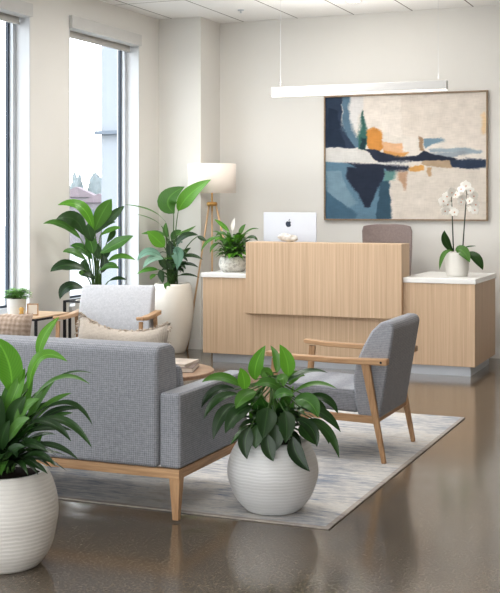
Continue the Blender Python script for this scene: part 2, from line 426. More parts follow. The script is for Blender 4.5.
t = empty('pendant_light', 'long white linear pendant bar glowing above the reception desk', 'pendant light', (0, 0, 0))
t.location = (-3.105, 10.0, 2.49)
L2 = .827
bm = newbm(); box(bm, -L2, L2, -.035, .035, .012, .088); finish('housing', bm, M['pendant'], t, bevel=.004)
bm = newbm(); box(bm, -L2 + .005, L2 - .005, -.031, .031, 0, .012); finish('diffuser', bm, M['led'], t)
for sx in (-.745, .745):
    bm = newbm(); tube(bm, [(sx, 0, .088), (sx, 0, CEIL - 2.49 - .02)], .0010, 6); finish('suspension_wire', bm, M['alu'], t)
    bm = newbm(); lathe(bm, [(0, CEIL - 2.49 - .022), (.022, CEIL - 2.49 - .022), (.025, CEIL - 2.49), (0, CEIL - 2.49)], 20, sx, 0); finish('ceiling_cup', bm, M['trim'], t, smooth=True)

# ------------------------------------------------------------------ painting
PX0, PX1, PZ0, PZ1 = -3.81, -2.143, 1.326, 2.59
pt = empty('framed_painting', 'large abstract painting in a thin wood frame, navy, blue and orange on cream', 'painting', ((PX0 + PX1) / 2, YB, (PZ0 + PZ1) / 2))
PW, PH = PX1 - PX0, PZ1 - PZ0
polys = [
 ((215, 206, 196), [(230, 0), (500, 0), (500, 190), (300, 150), (240, 140)]),
 ((222, 214, 205), [(130, 0), (235, 0), (240, 150), (190, 130), (140, 120), (118, 60)]),
 ((209, 201, 191), [(210, 235), (500, 236), (500, 400), (208, 400)]),
 ((50, 63, 82), [(10, 10), (60, 10), (66, 60), (60, 110), (85, 150), (110, 175), (100, 186), (10, 182)]),
 ((38, 50, 68), [(20, 60), (50, 70), (60, 130), (75, 175), (20, 175)]),
 ((92, 118, 136), [(58, 10), (90, 10), (84, 70), (90, 110), (108, 150), (122, 178), (104, 178), (84, 150), (62, 110), (68, 60)]),
 ((214, 212, 210), [(90, 10), (130, 10), (128, 60), (116, 80), (108, 130), (98, 120), (86, 90)]),
 ((58, 100, 94), [(123, 64), (130, 88), (137, 120), (142, 150), (134, 187), (113, 182), (110, 150), (118, 120)]),
 ((36, 60, 66), [(120, 150), (134, 152), (134, 186), (118, 182)]),
 ((197, 138, 72), [(140, 124), (160, 118), (180, 128), (184, 150), (184, 178), (172, 190), (146, 182), (136, 160)]),
 ((213, 172, 136), [(184, 160), (212, 164), (240, 162), (245, 192), (214, 192), (184, 184)]),
 ((202, 150, 92), [(186, 184), (226, 190), (262, 188), (248, 204), (208, 202), (186, 194)]),
 ((206, 204, 200), [(10, 180), (60, 177), (108, 180), (146, 196), (166, 222), (110, 219), (10, 222)]),
 ((118, 142, 156), [(302, 152), (350, 148), (366, 156), (330, 166), (308, 178)]),
 ((150, 162, 170), [(318, 180), (400, 176), (470, 184), (462, 192), (380, 188), (320, 190)]),
 ((158, 132, 106), [(288, 140), (302, 150), (303, 188), (292, 186)]),
 ((150, 158, 164), [(300, 194), (420, 186), (440, 192), (380, 204), (320, 204)]),
 ((44, 50, 66), [(130, 182), (160, 182), (192, 194), (240, 205), (286, 200), (304, 186), (330, 196), (396, 206), (390, 213), (298, 215), (250, 217), (238, 222), (176, 224), (158, 206)]),
 ((208, 206, 202), [(160, 220), (235, 219), (270, 222), (230, 227), (170, 228)]),
 ((172, 152, 128), [(300, 214), (380, 212), (382, 236), (312, 233), (296, 224)]),
 ((50, 62, 82), [(378, 212), (430, 208), (480, 212), (480, 234), (430, 238), (382, 234)]),
 ((44, 50, 66), [(70, 222), (165, 226), (230, 230), (264, 231), (256, 243), (190, 244), (130, 242), (72, 234)]),
 ((206, 158, 96), [(262, 234), (284, 228), (302, 228), (306, 243), (282, 246), (260, 244)]),
 ((98, 128, 146), [(10, 218), (80, 224), (110, 236), (196, 240), (204, 300), (206, 400), (10, 400)]),
 ((122, 148, 162), [(14, 250), (60, 245), (80, 300), (110, 340), (60, 372), (24, 350)]),
 ((74, 104, 124), [(10, 300), (50, 330), (110, 370), (100, 400), (10, 400)]),
 ((42, 50, 66), [(76, 234), (190, 238), (186, 275), (172, 290), (160, 320), (146, 352), (130, 354), (112, 312), (92, 292), (78, 262)]),
 ((58, 84, 100), [(176, 278), (204, 268), (210, 400), (164, 400), (172, 330)]),
 ((98, 136, 132), [(188, 245), (221, 242), (219, 272), (190, 274)]),
 ((178, 148, 124), [(226, 246), (258, 246), (254, 276), (250, 306), (240, 280), (230, 268)]),
 ((184, 156, 124), [(312, 236), (327, 235), (323, 262), (314, 260)]),
 ((222, 196, 160), [(462, 80), (476, 70), (478, 130), (466, 140)]),
]
def inside(x, y, P):
    c = False; j = len(P) - 1
    for i in range(len(P)):
        if (P[i][1] > y) != (P[j][1] > y) and x < (P[j][0] - P[i][0]) * (y - P[i][1]) / (P[j][1] - P[i][1]) + P[i][0]: c = not c
        j = i
    return c
bb = [(min(p[0] for p in P), max(p[0] for p in P), min(p[1] for p in P), max(p[1] for p in P)) for c, P in polys]
NX, NZ = 260, 196
verts = []; cols = []
for j in range(NZ + 1):
    for i in range(NX + 1):
        u = i / NX; v = j / NZ
        verts.append((-PW / 2 + .014 + u * (PW - .028), -.026, PH / 2 - .014 - v * (PH - .028)))
        x = 14 + u * 464; top = 32 - 20 * u; y = top + v * (386 - top)
        q = Vector((x * .02, y * .05, 3))
        q2 = Vector((x * .12, y * .25, 9))
        acc = [0, 0, 0]
        soft = .8 + 3.0 * max(0, noise.noise(Vector((x * .015, y * .02, 7))) + .15)
        for m in range(5):
            qq = Vector((x * .2 + m * 13, y * .35, m * 5.0))
            jx = noise.noise(q) * 5 + noise.noise(q2) * 2.5 + (noise.noise(qq) * 2.2 + (m - 2) * .8) * soft
            jy = noise.noise(q + Vector((40, 0, 0))) * 3.5 + noise.noise(q2 + Vector((9, 9, 0))) * 2 + (noise.noise(qq + Vector((0, 50, 0))) * 1.5 + ((m * 2) % 5 - 2) * .5) * soft
            c = (214, 207, 198)
            X, Y = x + jx, y + jy
            for k in range(len(polys) - 1, -1, -1):
                b_ = bb[k]
                if b_[0] <= X <= b_[1] and b_[2] <= Y <= b_[3] and inside(X, Y, polys[k][1]): c = polys[k][0]; break
            for d in range(3): acc[d] += c[d] / 5
        c = acc
        br = 1 + .09 * noise.noise(Vector((x * .035, y * .04, 1))) + .10 * noise.noise(Vector((x * .05, y * .4, 1))) + .06 * noise.noise(Vector((x * .3, y * .06, 5)))
        cols.append((lin(c[0]) * br, lin(c[1]) * br, lin(c[2]) * br, 1))
faces = [(j * (NX + 1) + i, j * (NX + 1) + i + 1, (j + 1) * (NX + 1) + i + 1, (j + 1) * (NX + 1) + i) for j in range(NZ) for i in range(NX)]
me = bpy.data.meshes.new('canvas'); me.from_pydata(verts, [], [f[::-1] for f in faces])
ca = me.color_attributes.new('paint', 'FLOAT_COLOR', 'POINT')
for i, c in enumerate(cols): ca.data[i].color = c
t = NT('painted_canvas'); a = t.n('ShaderNodeVertexColor', layer_name='paint'); v = t.coord(); n = t.noise(v, 90, 3)
t.base(a.outputs['Color']); t.set(.75, 0, .2); t.bump(n, .3, .002); me.materials.append(t.m)
cv = bpy.data.objects.new('canvas', me); C.objects.link(cv); cv.parent = pt
bm = newbm()
for (x0, x1, z0, z1) in ((-PW / 2, PW / 2, PH / 2 - .014, PH / 2), (-PW / 2, PW / 2, -PH / 2, -PH / 2 + .014), (-PW / 2, -PW / 2 + .014, -PH / 2 + .014, PH / 2 - .014), (PW / 2 - .014, PW / 2, -PH / 2 + .014, PH / 2 - .014)):
    box(bm, x0, x1, -.042, 0, z0, z1)
M['framewood'] = wood('painting_frame_wood', col(128, 108, 86), col(160, 138, 114), (40, 40, 40))
finish('frame', bm, M['framewood'], pt)

# ------------------------------------------------------------------ reception desk
DX0, DX1 = -4.585, -2.008
dk = empty('reception_desk', 'pale oak reception desk with raised front panel, white counters and metal plinth', 'reception desk', (-3.3, 10.3, 0))
def D(bm): bmesh.ops.translate(bm, verts=bm.verts, vec=(3.3, -10.3, 0)); return bm
bm = newbm(); box(bm, DX0, -4.06, 9.87, 10.30, .085, .80); finish('side_cabinet', D(bm), M['desk'], dk, bevel=.003)
bm = newbm(); box(bm, -2.66, DX1, 9.87, 10.80, .085, .80); finish('side_cabinet', D(bm), M['desk'], dk, bevel=.003)
bm = newbm(); box(bm, -4.06, -2.66, 9.871, 9.92, .085, .80); finish('front_panel', D(bm), M['desk'], dk)
bm = newbm(); box(bm, -4.125, -2.642, 9.82, 10.09, .478, 1.138); finish('raised_panel', D(bm), M['desk'], dk, bevel=.003)
bm = newbm(); box(bm, DX0 - .015, -4.13, 9.86, 10.32, .80, .842); finish('counter', D(bm), M['stone'], dk, bevel=.004)
bm = newbm(); box(bm, -2.642, DX1 + .008, 9.862, 10.82, .80, .846); finish('counter', D(bm), M['stone'], dk, bevel=.004)
bm = newbm(); box(bm, -4.13, -2.642, 10.09, 10.42, .76, .795); finish('work_surface', D(bm), M['stone'], dk, bevel=.004)
bm = newbm(); box(bm, -4.50, -2.055, 9.91, 9.95, 0, .085); box(bm, -2.095, -2.055, 9.95, 10.74, 0, .085); box(bm, -4.50, -4.46, 9.95, 10.26, 0, .085); finish('plinth', D(bm), M['alu'], dk)
# drawers on the staff side
for k in range(3):
    bm = newbm(); box(bm, -2.60, -2.07, 10.80, 10.815, .11 + k * .225, .32 + k * .225); d = finish('drawer', D(bm), M['desk'], dk)
    bm = newbm(); box(bm, -2.42, -2.25, 10.815, 10.835, .27 + k * .225, .285 + k * .225); finish('handle', D(bm), M['alu'], d)

# computer
mn = empty('desktop_computer', 'silver all-in-one computer with a dark apple logo, seen from behind', 'computer', (-3.845, 10.24, .795))
bm = newbm(); box(bm, -.268, .268, -.006, .012, .16, .615); finish('screen_shell', bm, M['silver'], mn, bevel=.005)
bm = newbm(); box(bm, -.256, .256, .012, .014, .20, .608); finish('screen', bm, M['screen'], mn)
bm = newbm(); beam(bm, (0, -.0, .30), (0, -.05, .01), .16, .006); box(bm, -.11, .11, -.10, .09, 0, .008); finish('stand', bm, M['silver'], mn, bevel=.002)
# apple emblem: body, bite and leaf
def apple():
    bm = newbm(); N = 64; pts = []
    s = .03
    for k in range(N):
        a = 2 * PI * k / N; x = math.sin(a); z = math.cos(a)
        r = 1 - .20 * math.exp(-((a if a < PI else 2 * PI - a) / .38) ** 2) - .10 * math.exp(-((a - PI) / .3) ** 2)
        r *= 1 + .06 * (z > 0) * abs(x)
        px, pz = x * r * .92, z * r * .98
        d = math.hypot(px - 1.1, pz - .12)
        if d < .46:
            px = 1.1 - math.sqrt(max(0, .46 ** 2 - (pz - .12) ** 2))
        pts.append((px * s, pz * s))
    prism(bm, pts[::-1], 'y', -.0085, -.006)
    lf = []
    for k in range(10): t = k / 9; lf.append((.0 + .52 * t, .98 + .62 * t + .20 * math.sin(PI * t)))
    for k in range(1, 9): t = 1 - k / 9; lf.append((.0 + .52 * t, .98 + .62 * t - .20 * math.sin(PI * t)))
    prism(bm, [(x * s, z * s) for x, z in lf], 'y', -.0085, -.006)
    bmesh.ops.translate(bm, verts=bm.verts, vec=(-.012, 0, .505))
    return bm
finish('apple_logo', apple(), M['logo'], mn)

# ornament on raised counter
bm = newbm(); bmesh.ops.create_icosphere(bm, subdivisions=4, radius=1)
for v in bm.verts:
    n = noise.noise(v.co * 1.6 + Vector((3, 1, 2))) * .25
    v.co = Vector((v.co.x * .088 * (1 + n), v.co.y * .05 * (1 + n), max(0, v.co.z * .042 * (1 + n) + .034) + .014 * (v.co.x < 0) * (1 - abs(v.co.x + .5))))
tag(finish('stone_ornament', bm, M['shell'], None, smooth=True, loc=(-3.765, 9.97, 1.138)), 'small mottled white stone ornament on top of the raised desk panel', 'ornament')

# office chair
oc = empty('office_chair', 'office chair with a mauve grey mesh back behind the reception desk', 'office chair', (-3.05, 10.62, 0))
bm = newbm()
gx, gz = 12, 10
for side, yy in ((0, .145), (1, .115)):
    g = {}
    for i in range(gx + 1):
        for j in range(gz + 1):
            u = i / gx * 2 - 1; v = j / gz
            k = 1 - .08 * (1 - v) - .07 * max(0, v - .9) / .1
            y = yy + .05 * (1 - u * u) * 1 + .03 * math.sin(PI * v) + .04 * v
            z = .62 + v * .675 - .018 * u ** 4 * (v > .9)
            g[i, j] = bm.verts.new((u * .252 * k, y, z))
    for i in range(gx):
        for j in range(gz): bm.faces.new((g[i, j], g[i + 1, j], g[i + 1, j + 1], g[i, j + 1]))
bmesh.ops.bridge_loops(bm, edges=[e for e in bm.edges if e.is_boundary])
finish('backrest', bm, M['meshback'], oc, smooth=True, bevel=.008)
bm = newbm(); box(bm, -.235, .235, -.25, .2, .44, .52); finish('seat', bm, M['meshback'], oc, bevel=.03, seg=4)
bm = newbm(); tube(bm, [(0, .12, .44), (0, .25, .48), (0, .255, .62), (0, .21, .9)], .02); finish('back_support', bm, M['black'], oc, smooth=True)
bm = newbm(); tube(bm, [(0, 0, .09), (0, 0, .44)], .028, 16); finish('gas_column', bm, M['black'], oc, smooth=True)
for k in range(5):
    a = k * 2 * PI / 5 + .3; c, s = math.cos(a), math.sin(a)
    bm = newbm(); beam(bm, (0, 0, .10), (c * .25, s * .25, .065), .04, .03, .025, .02, side=Vector((-s, c, 0))); finish('base_arm', bm, M['black'], oc)
    bm = newbm(); tube(bm, [(c * .25 - s * .02, s * .25 + c * .02, .028), (c * .25 + s * .02, s * .25 - c * .02, .028)], .027, 16); finish('caster', bm, M['black'], oc)

# ------------------------------------------------------------------ plants
def bez(a, b, c, t): return a * (1 - t) ** 2 + b * 2 * t * (1 - t) + c * t * t
def leaf(bm, uvl, A, B, Cc, width, hint, mi=0, n=12, fold=.22, shape=.42, curl=0.0, wave=0.0):
    """one blade: midrib from A over B to C"""
    rows = []; ph = random.random() * 6
    for i in range(n + 1):
        t = i / n; p = bez(A, B, Cc, t)
        tan = ((B - A) * (1 - t) + (Cc - B) * t).normalized()
        s = tan.cross(hint)
        if s.length < .05: s = tan.cross(Vector((.3, .9, .1)))
        s.normalize(); nn = s.cross(tan).normalized()
        # width profile: widest at `shape`, pointed tip
        if t < shape: w = math.sin(PI / 2 * (t / shape)) ** .75
        else: w = math.cos(PI / 2 * ((t - shape) / (1 - shape))) ** .85
        w = max(w, .02) * width / 2
        row = []
        for k in (-1, -.55, 0, .55, 1):
            up = fold * abs(k) * w - curl * k * k * w + wave * w * math.sin(t * 14 + ph + k) * abs(k)
            row.append((bm.verts.new(p + s * (k * w * (1 - .1 * fold)) + nn * up), (k * .5 + .5, t)))
        rows.append(row)
    for r0, r1 in zip(rows, rows[1:]):
        for k in range(4):
            q = (r0[k], r0[k + 1], r1[k + 1], r1[k]); f = bm.faces.new([x[0] for x in q]); f.material_index = mi; f.smooth = True
            for lp, x in zip(f.loops, q): lp[uvl].uv = x[1]

def plant(name_root, origin, rows, scale, cx, cy, crown, crown_spread, extra=None, stem_r=.004, stem_mat='stem', fold=.22, shape=.42, wave=.0):
    """rows: (bx,by, kx,ky, tx,ty, width, depth at base, depth at tip, material, hint) in leaf-chart units; chart centre (cx,cy) is the middle of the pot rim"""
    O = Vector(origin)
    def P(x, y, w): return RV * ((x - cx) * scale) + TV * w + Vector((0, 0, (cy - y) * scale))
    bm = newbm(); uvl = bm.loops.layers.uv.new('UVMap');
    sb = newbm()
    for r in rows:
        bx, by, kx, ky, tx, ty, w, wb, wt, mi, hint = r
        A, B, T = P(bx, by, wb), P(kx, ky, (wb + wt) / 2), P(tx, ty, wt)
        leaf(bm, uvl, A, B, T, w * scale, hint, mi, fold=fold, shape=shape, wave=wave)
        a = random.random() * 2 * PI; rr = crown_spread * random.random()
        S = Vector((math.cos(a) * rr, math.sin(a) * rr, crown))
        mid = bez(S, Vector((S.x * .5 + A.x * .5, S.y * .5 + A.y * .5, max(S.z, A.z) * .5 + A.z * .5 + .02)), A, .5)
        st = [bez(S, Vector((S.x * .7 + A.x * .3, S.y * .7 + A.y * .3, S.z + (A.z - S.z) * .75 + .015)), A + (B - A) * .04, q / 6) for q in range(7)]
        tube(sb, st, [stem_r * (1.3 - .5 * q / 6) for q in range(7)], 6)
    if extra: extra(bm, uvl, sb)
    mats = [M['leafD'], M['leafM'], M['leafB'], M['leafS']]
    f = finish2('foliage', bm, mats, name_root); s = finish('stems', sb, M[stem_mat], name_root, smooth=True)
    f.location = s.location = O
    return f
def finish2(name, bm, mats, parent):
    me = bpy.data.meshes.new(name); bm.to_mesh(me); bm.free()
    o = bpy.data.objects.new(name, me); C.objects.link(o)
    for m in mats: me.materials.append(m)
    o.parent = parent; return o
F_ = (TV * .75 + Vector((0, 0, .66))).normalized()      # blade facing the room and up
U_ = (TV * .35 + Vector((0, 0, .94))).normalized()      # blade facing mostly up
V_ = (TV * .97 + Vector((0, 0, .25))).normalized()      # upright blade facing the room
Lh = (TV * .6 - RV * .6 + Vector((0, 0, .5))).normalized()
Rh = (TV * .6 + RV * .6 + Vector((0, 0, .5))).normalized()

def pot_parts(root, prof, mat, rim_r, soil_z, wall=.02):
    bm = newbm()
    inner = [(rim_r - wall, prof[-1][1] - .002), (rim_r - wall - .004, soil_z - .03), (0, soil_z - .03)]
    lathe(bm, [(0, prof[0][1])] + prof + inner, 64)
    finish('pot', bm, mat, root, smooth=True)
    bm = newbm(); lathe(bm, [(0, soil_z + .012), (rim_r * .5, soil_z + .01), (rim_r - wall - .002, soil_z), (rim_r - wall - .002, soil_z - .02), (0, soil_z - .02)], 40)
    for v in bm.verts: v.co.z += noise.noise(v.co * 40) * .004
    finish('soil', bm, M['soil'], root, smooth=True)
def smoothprof(pts, n=5):
    out = []
    P = [pts[0]] + list(pts) + [pts[-1]]
    for i in range(1, len(P) - 2):
        for k in range(n):
            t = k / n
            out.append(tuple(.5 * ((2 * P[i][d]) + (-P[i - 1][d] + P[i + 1][d]) * t + (2 * P[i - 1][d] - 5 * P[i][d] + 4 * P[i + 1][d] - P[i + 2][d]) * t * t + (-P[i - 1][d] + 3 * P[i][d] - 3 * P[i + 1][d] + P[i + 2][d]) * t ** 3) for d in (0, 1)))
    out.append(pts[-1]); return out

# --- centre peace lily in a round white pot
RUG = .008
pc = empty('potted_peace_lily', 'leafy dark green plant in a round ribbed white pot on the rug corner', 'plant', (-2.045, 5.21, RUG))
pot_parts(pc, smoothprof([(.105, 0), (.135, .012), (.185, .07), (.216, .15), (.222, .205), (.208, .27), (.178, .325), (.160, .345)]), M['ribcool'], .160, .318)
rows = [
 (205, 150, 195, 90, 238, 20, 50, .02, .05, 2, V_), (312, 140, 320, 80, 285, 18, 52, .0, .03, 2, V_), (168, 178, 172, 130, 155, 92, 44, .09, .14, 2, V_),
 (160, 175, 95, 110, 30, 150, 40, .02, .08, 1, F_), (208, 182, 160, 185, 142, 232, 52, .10, .19, 1, F_), (300, 165, 370, 95, 444, 122, 36, .02, .03, 0, U_),
 (325, 195, 400, 130, 470, 172, 34, .06, .1, 1, U_), (330, 212, 385, 190, 405, 262, 66, .1, .2, 1, F_), (375, 205, 450, 195, 476, 268, 34, .04, .06, 0, F_),
 (350, 245, 430, 240, 482, 328, 42, .06, .1, 0, F_), (365, 285, 450, 290, 475, 415, 38, .1, .15, 0, F_), (245, 232, 240, 260, 228, 332, 70, .16, .235, 0, V_),
 (298, 245, 310, 280, 300, 348, 58, .15, .23, 0, V_), (325, 330, 320, 390, 378, 450, 52, .19, .22, 0, V_), (245, 320, 240, 370, 262, 412, 50, .2, .23, 0, V_),
 (190, 300, 160, 340, 178, 408, 50, .18, .21, 0, V_), (140, 232, 85, 250, 68, 352, 44, .06, .12, 0, F_), (195, 232, 135, 240, 108, 318, 56, .12, .2, 0, F_),
 (140, 190, 60, 160, 20, 262, 34, -.02, .0, 0, F_), (150, 200, 70, 190, 35, 290, 34, .03, .04, 0, F_), (262, 130, 235, 95, 225, 130, 30, .05, .08, 1, V_),
 (275, 130, 290, 80, 256, 30, 30, -.03, -.06, 1, V_), (335, 275, 400, 290, 402, 370, 42, .14, .18, 0, F_), (250, 160, 240, 130, 215, 100, 34, .0, -.05, 1, V_),
 (290, 180, 250, 130, 200, 160, 44, .08, .12, 1, F_), (320, 170, 330, 120, 370, 140, 40, .0, -.03, 1, F_), (275, 150, 300, 110, 295, 160, 40, .1, .14, 1, F_),
 (265, 205, 290, 170, 330, 190, 44, .1, .16, 1, F_), (220, 200, 180, 190, 150, 240, 46, .1, .15, 0, F_), (355, 230, 410, 220, 445, 290, 44, .0, -.02, 0, F_),
 (180, 260, 130, 260, 130, 330, 44, .0, .02, 0, F_), (270, 290, 275, 330, 270, 380, 50, .17, .2, 0, V_), (215, 290, 205, 330, 205, 372, 48, .17, .2, 0, V_),
 (350, 300, 365, 320, 400, 365, 48, .12, .16, 0, F_), (390, 285, 440, 310, 445, 375, 36, .06, .08, 0, F_),
]
def fill_c(bm, uvl, sb):
    rnd = random.Random(3)
    for k in range(85):
        a = rnd.uniform(0, 2 * PI); el = rnd.uniform(.2, 1.2); r0 = rnd.uniform(.02, .10); L = rnd.uniform(.11, .18)
        h = Vector((math.cos(a), math.sin(a), 0))
        A = h * r0 + Vector((0, 0, .02 + .12 * el * .8)); T = A + h * (L * math.cos(el * .7)) + Vector((0, 0, L * (el - .75) * .7)); B = (A + T) / 2 + Vector((0, 0, .06))
        leaf(bm, uvl, A, B, T, rnd.uniform(.045, .07), (Vector((0, 0, 1)) + h * .4).normalized(), rnd.choice([0, 0, 1]))
        if k % 3 == 0:
            A = h * .03 + Vector((0, 0, rnd.uniform(.05, .16))); T = A + h * rnd.uniform(.03, .10) + Vector((0, 0, rnd.uniform(.08, .14))); B = (A + T) / 2 + h * .02
            leaf(bm, uvl, A, B, T, rnd.uniform(.045, .065), (h + TV * .8 + Vector((0, 0, .3))).normalized(), rnd.choice([1, 1, 2]))
        tube(sb, [h * .03, h * (r0 * .6) + Vector((0, 0, A.z * .6)), A], .004, 6)
plant(pc, (0, 0, 0), rows, .001468, 263, 350 + 18, .33, .05, fill_c)
for ch in pc.children:
    if ch.name.startswith(('foliage', 'stems')):
        pass
# leaf charts are measured from the rim: shift up to rim height
def lift(root, z):
    for ch in root.children:
        if ch.name.startswith('foliage'): ch.location.z = z
# --- left foreground plant
pl = empty('potted_dracaena', 'large glossy strap-leaved plant in a ribbed cream pot at the left foreground', 'plant', (-2.775, 4.02, 0))
pot_parts(pl, smoothprof([(.125, 0), (.15, .01), (.195, .08), (.217, .18), (.222, .235), (.212, .305), (.19, .368), (.174, .392)]), M['ribwhite'], .174, .37)
rowsL = [
 (45, 275, 60, 160, 0, 82, 92, .06, .12, 2, V_), (128, 160, 125, 90, 196, 24, 36, .02, .03, 2, V_), (98, 262, 120, 90, 232, 162, 42, .06, .1, 2, F_),
 (112, 292, 200, 175, 302, 238, 32, .06, .08, 1, U_), (150, 255, 220, 190, 302, 212, 18, .02, .0, 0, U_), (140, 330, 250, 260, 305, 378, 20, .03, .03, 0, F_),
 (120, 365, 230, 310, 312, 442, 30, .08, .1, 0, F_), (110, 355, 190, 330, 250, 412, 30, .12, .15, 0, F_), (100, 440, 190, 410, 268, 480, 22, .08, .1, 0, F_),
 (90, 470, 150, 430, 202, 490, 24, .12, .16, 0, F_), (55, 400, 50, 320, 105, 268, 56, .1, .14, 0, V_), (10, 400, 10, 330, 28, 265, 56, .12, .16, 0, V_),
 (80, 485, 130, 470, 178, 512, 22, .12, .17, 0, F_), (118, 455, 120, 430, 140, 408, 20, .03, .02, 2, V_), (90, 400, 160, 370, 240, 392, 26, .05, .05, 0, F_),
 (85, 420, 140, 350, 235, 345, 30, .02, -.02, 1, F_), (70, 430, 110, 400, 180, 440, 34, .12, .18, 0, F_), (60, 440, 90, 340, 160, 310, 40, .0, -.03, 0, F_),
 (-20, 280, -60, 180, -30, 70, 80, .0, -.02, 2, V_), (-60, 280, -150, 150, -240, 230, 44, .0, .02, 1, F_), (-60, 360, -180, 280, -260, 400, 32, .04, .05, 0, F_),
 (-50, 400, -130, 370, -220, 460, 32, .08, .1, 0, F_), (-20, 380, -60, 300, -90, 260, 56, .08, .1, 0, V_), (-40, 460, -110, 430, -160, 500, 28, .12, .15, 0, F_),
 (30, 440, 20, 400, 60, 340, 50, .14, .18, 0, V_), (0, 460, -20, 400, -40, 350, 46, .14, .18, 0, V_), (40, 470, 60, 430, 110, 420, 40, .14, .2, 0, F_),
 (30, 400, 15, 300, 62, 205, 50, .05, .05, 1, V_), (60, 400, 70, 300, 108, 212, 44, .02, .0, 1, V_), (90, 380, 115, 290, 178, 236, 34, .02, .0, 1, F_), (0, 400, -10, 300, -20, 210, 50, .06, .06, 1, V_),
 (25, 345, 60, 270, 92, 185, 46, .08, .08, 2, V_), (60, 370, 100, 290, 150, 275, 40, .12, .16, 1, F_), (40, 420, 80, 350, 125, 330, 46, .14, .2, 1, F_), (-10, 420, -30, 330, 12, 250, 50, .12, .15, 1, V_), (100, 400, 170, 310, 262, 330, 26, .02, .0, 0, F_), (80, 400, 150, 300, 228, 282, 26, .0, -.04, 1, F_),
]
def fill_l(bm, uvl, sb):
    rnd = random.Random(5)
    for k in range(110):
        a = rnd.uniform(0, 2 * PI); el = rnd.uniform(.1, 1.3); L = rnd.uniform(.16, .31)
        h = Vector((math.cos(a), math.sin(a), 0)); A = h * .02 + Vector((0, 0, .0))
        T = A + h * (L * math.cos(el)) + Vector((0, 0, L * math.sin(el) * 1.1 - .03)); B = (A + T) / 2 + Vector((0, 0, .09)) - h * .02
        leaf(bm, uvl, A, B, T, rnd.uniform(.03, .052), (Vector((0, 0, 1)) + h * .3).normalized(), rnd.choice([0, 0, 0, 1]), shape=.5, fold=.35)
plant(pl, (0, 0, 0), rowsL, .00126, 12, 533, 0, .05, fill_l, fold=.3, shape=.5)
# --- corner tall planter
pb = empty('potted_bird_of_paradise', 'tall plant with paddle leaves in a tall tapered white planter before the alcove', 'plant', (-5.155, 10.37, 0))
pot_parts(pb, smoothprof([(.105, 0), (.13, .012), (.165, .12), (.198, .27), (.212, .41), (.208, .54), (.188, .66), (.172, .695)]), M['ribtall'], .172, .675)
rowsB = [
 (266, 192, 175, 120, 318, 55, 108, .0, .02, 1, V_), (288, 180, 330, 90, 462, 22, 80, .10, .40, 2, (TV * .8 + RV * .3 + Vector((0, 0, .4))).normalized()), (228, 245, 180, 160, 20, 146, 34, .08, .30, 1, U_),
 (205, 258, 170, 215, 70, 192, 22, .1, .24, 1, U_), (218, 365, 180, 320, 130, 282, 72, .1, .14, 2, V_), (226, 305, 170, 285, 100, 296, 34, .08, .12, 1, F_),
 (270, 305, 320, 300, 378, 255, 44, .03, .0, 1, U_), (275, 350, 320, 280, 392, 305, 40, .06, .07, 0, F_), (385, 310, 405, 318, 435, 335, 28, .07, .07, 0, F_),
 (205, 418, 130, 350, 82, 432, 52, .1, .16, 3, F_), (215, 425, 150, 400, 112, 470, 44, .13, .18, 3, F_), (262, 390, 300, 370, 285, 478, 66, .12, .17, 3, V_),
 (310, 415, 360, 395, 414, 430, 26, .05, .06, 0, F_), (300, 455, 350, 440, 392, 470, 20, .08, .08, 0, F_), (290, 512, 340, 495, 394, 522, 16, .05, .06, 0, F_),
 (185, 480, 130, 470, 78, 502, 30, .08, .12, 2, F_), (190, 485, 205, 500, 212, 550, 34, .12, .15, 0, V_), (235, 540, 235, 560, 232, 582, 34, .17, .185, 1, V_),
 (250, 420, 250, 370, 240, 330, 50, .08, .06, 0, V_), (235, 480, 200, 440, 190, 400, 40, .06, .06, 0, V_), (270, 500, 290, 450, 330, 440, 34, .04, .03, 0, F_),
 (175, 505, 150, 510, 148, 530, 24, .08, .12, 1, F_), (250, 330, 270, 290, 300, 280, 44, .0, -.04, 1, F_), (250, 480, 245, 440, 255, 400, 44, .1, .1, 0, V_),
 (230, 320, 215, 280, 222, 240, 30, .03, .02, 1, V_), (285, 430, 300, 400, 350, 370, 36, .0, -.04, 0, F_),
]
def fill_b(bm, uvl, sb):
    rnd = random.Random(21)
    for k in range(26):
        a = rnd.uniform(0, 2 * PI); h = Vector((math.cos(a), math.sin(a), 0)); zz = rnd.uniform(.08, .42); L = rnd.uniform(.10, .20) * (1 if h.x > -.3 and h.y < .5 else .55)
        A = h * rnd.uniform(.03, .07) + Vector((0, 0, zz)); T = A + h * L + Vector((0, 0, rnd.uniform(-.06, .06))); B = (A + T) / 2 + Vector((0, 0, .06))
        leaf(bm, uvl, A, B, T, rnd.uniform(.05, .085), (Vector((0, 0, 1)) + h * .5).normalized(), rnd.choice([0, 0, 1, 1, 3]))
        tube(sb, [h * .03, h * .03 + Vector((0, 0, zz * .6)), A], .0045, 6)
plant(pb, (0, 0, 0), rowsB, .001945, 255, 555, .0, .06, fill_b, .0055, 'stem', fold=.15)
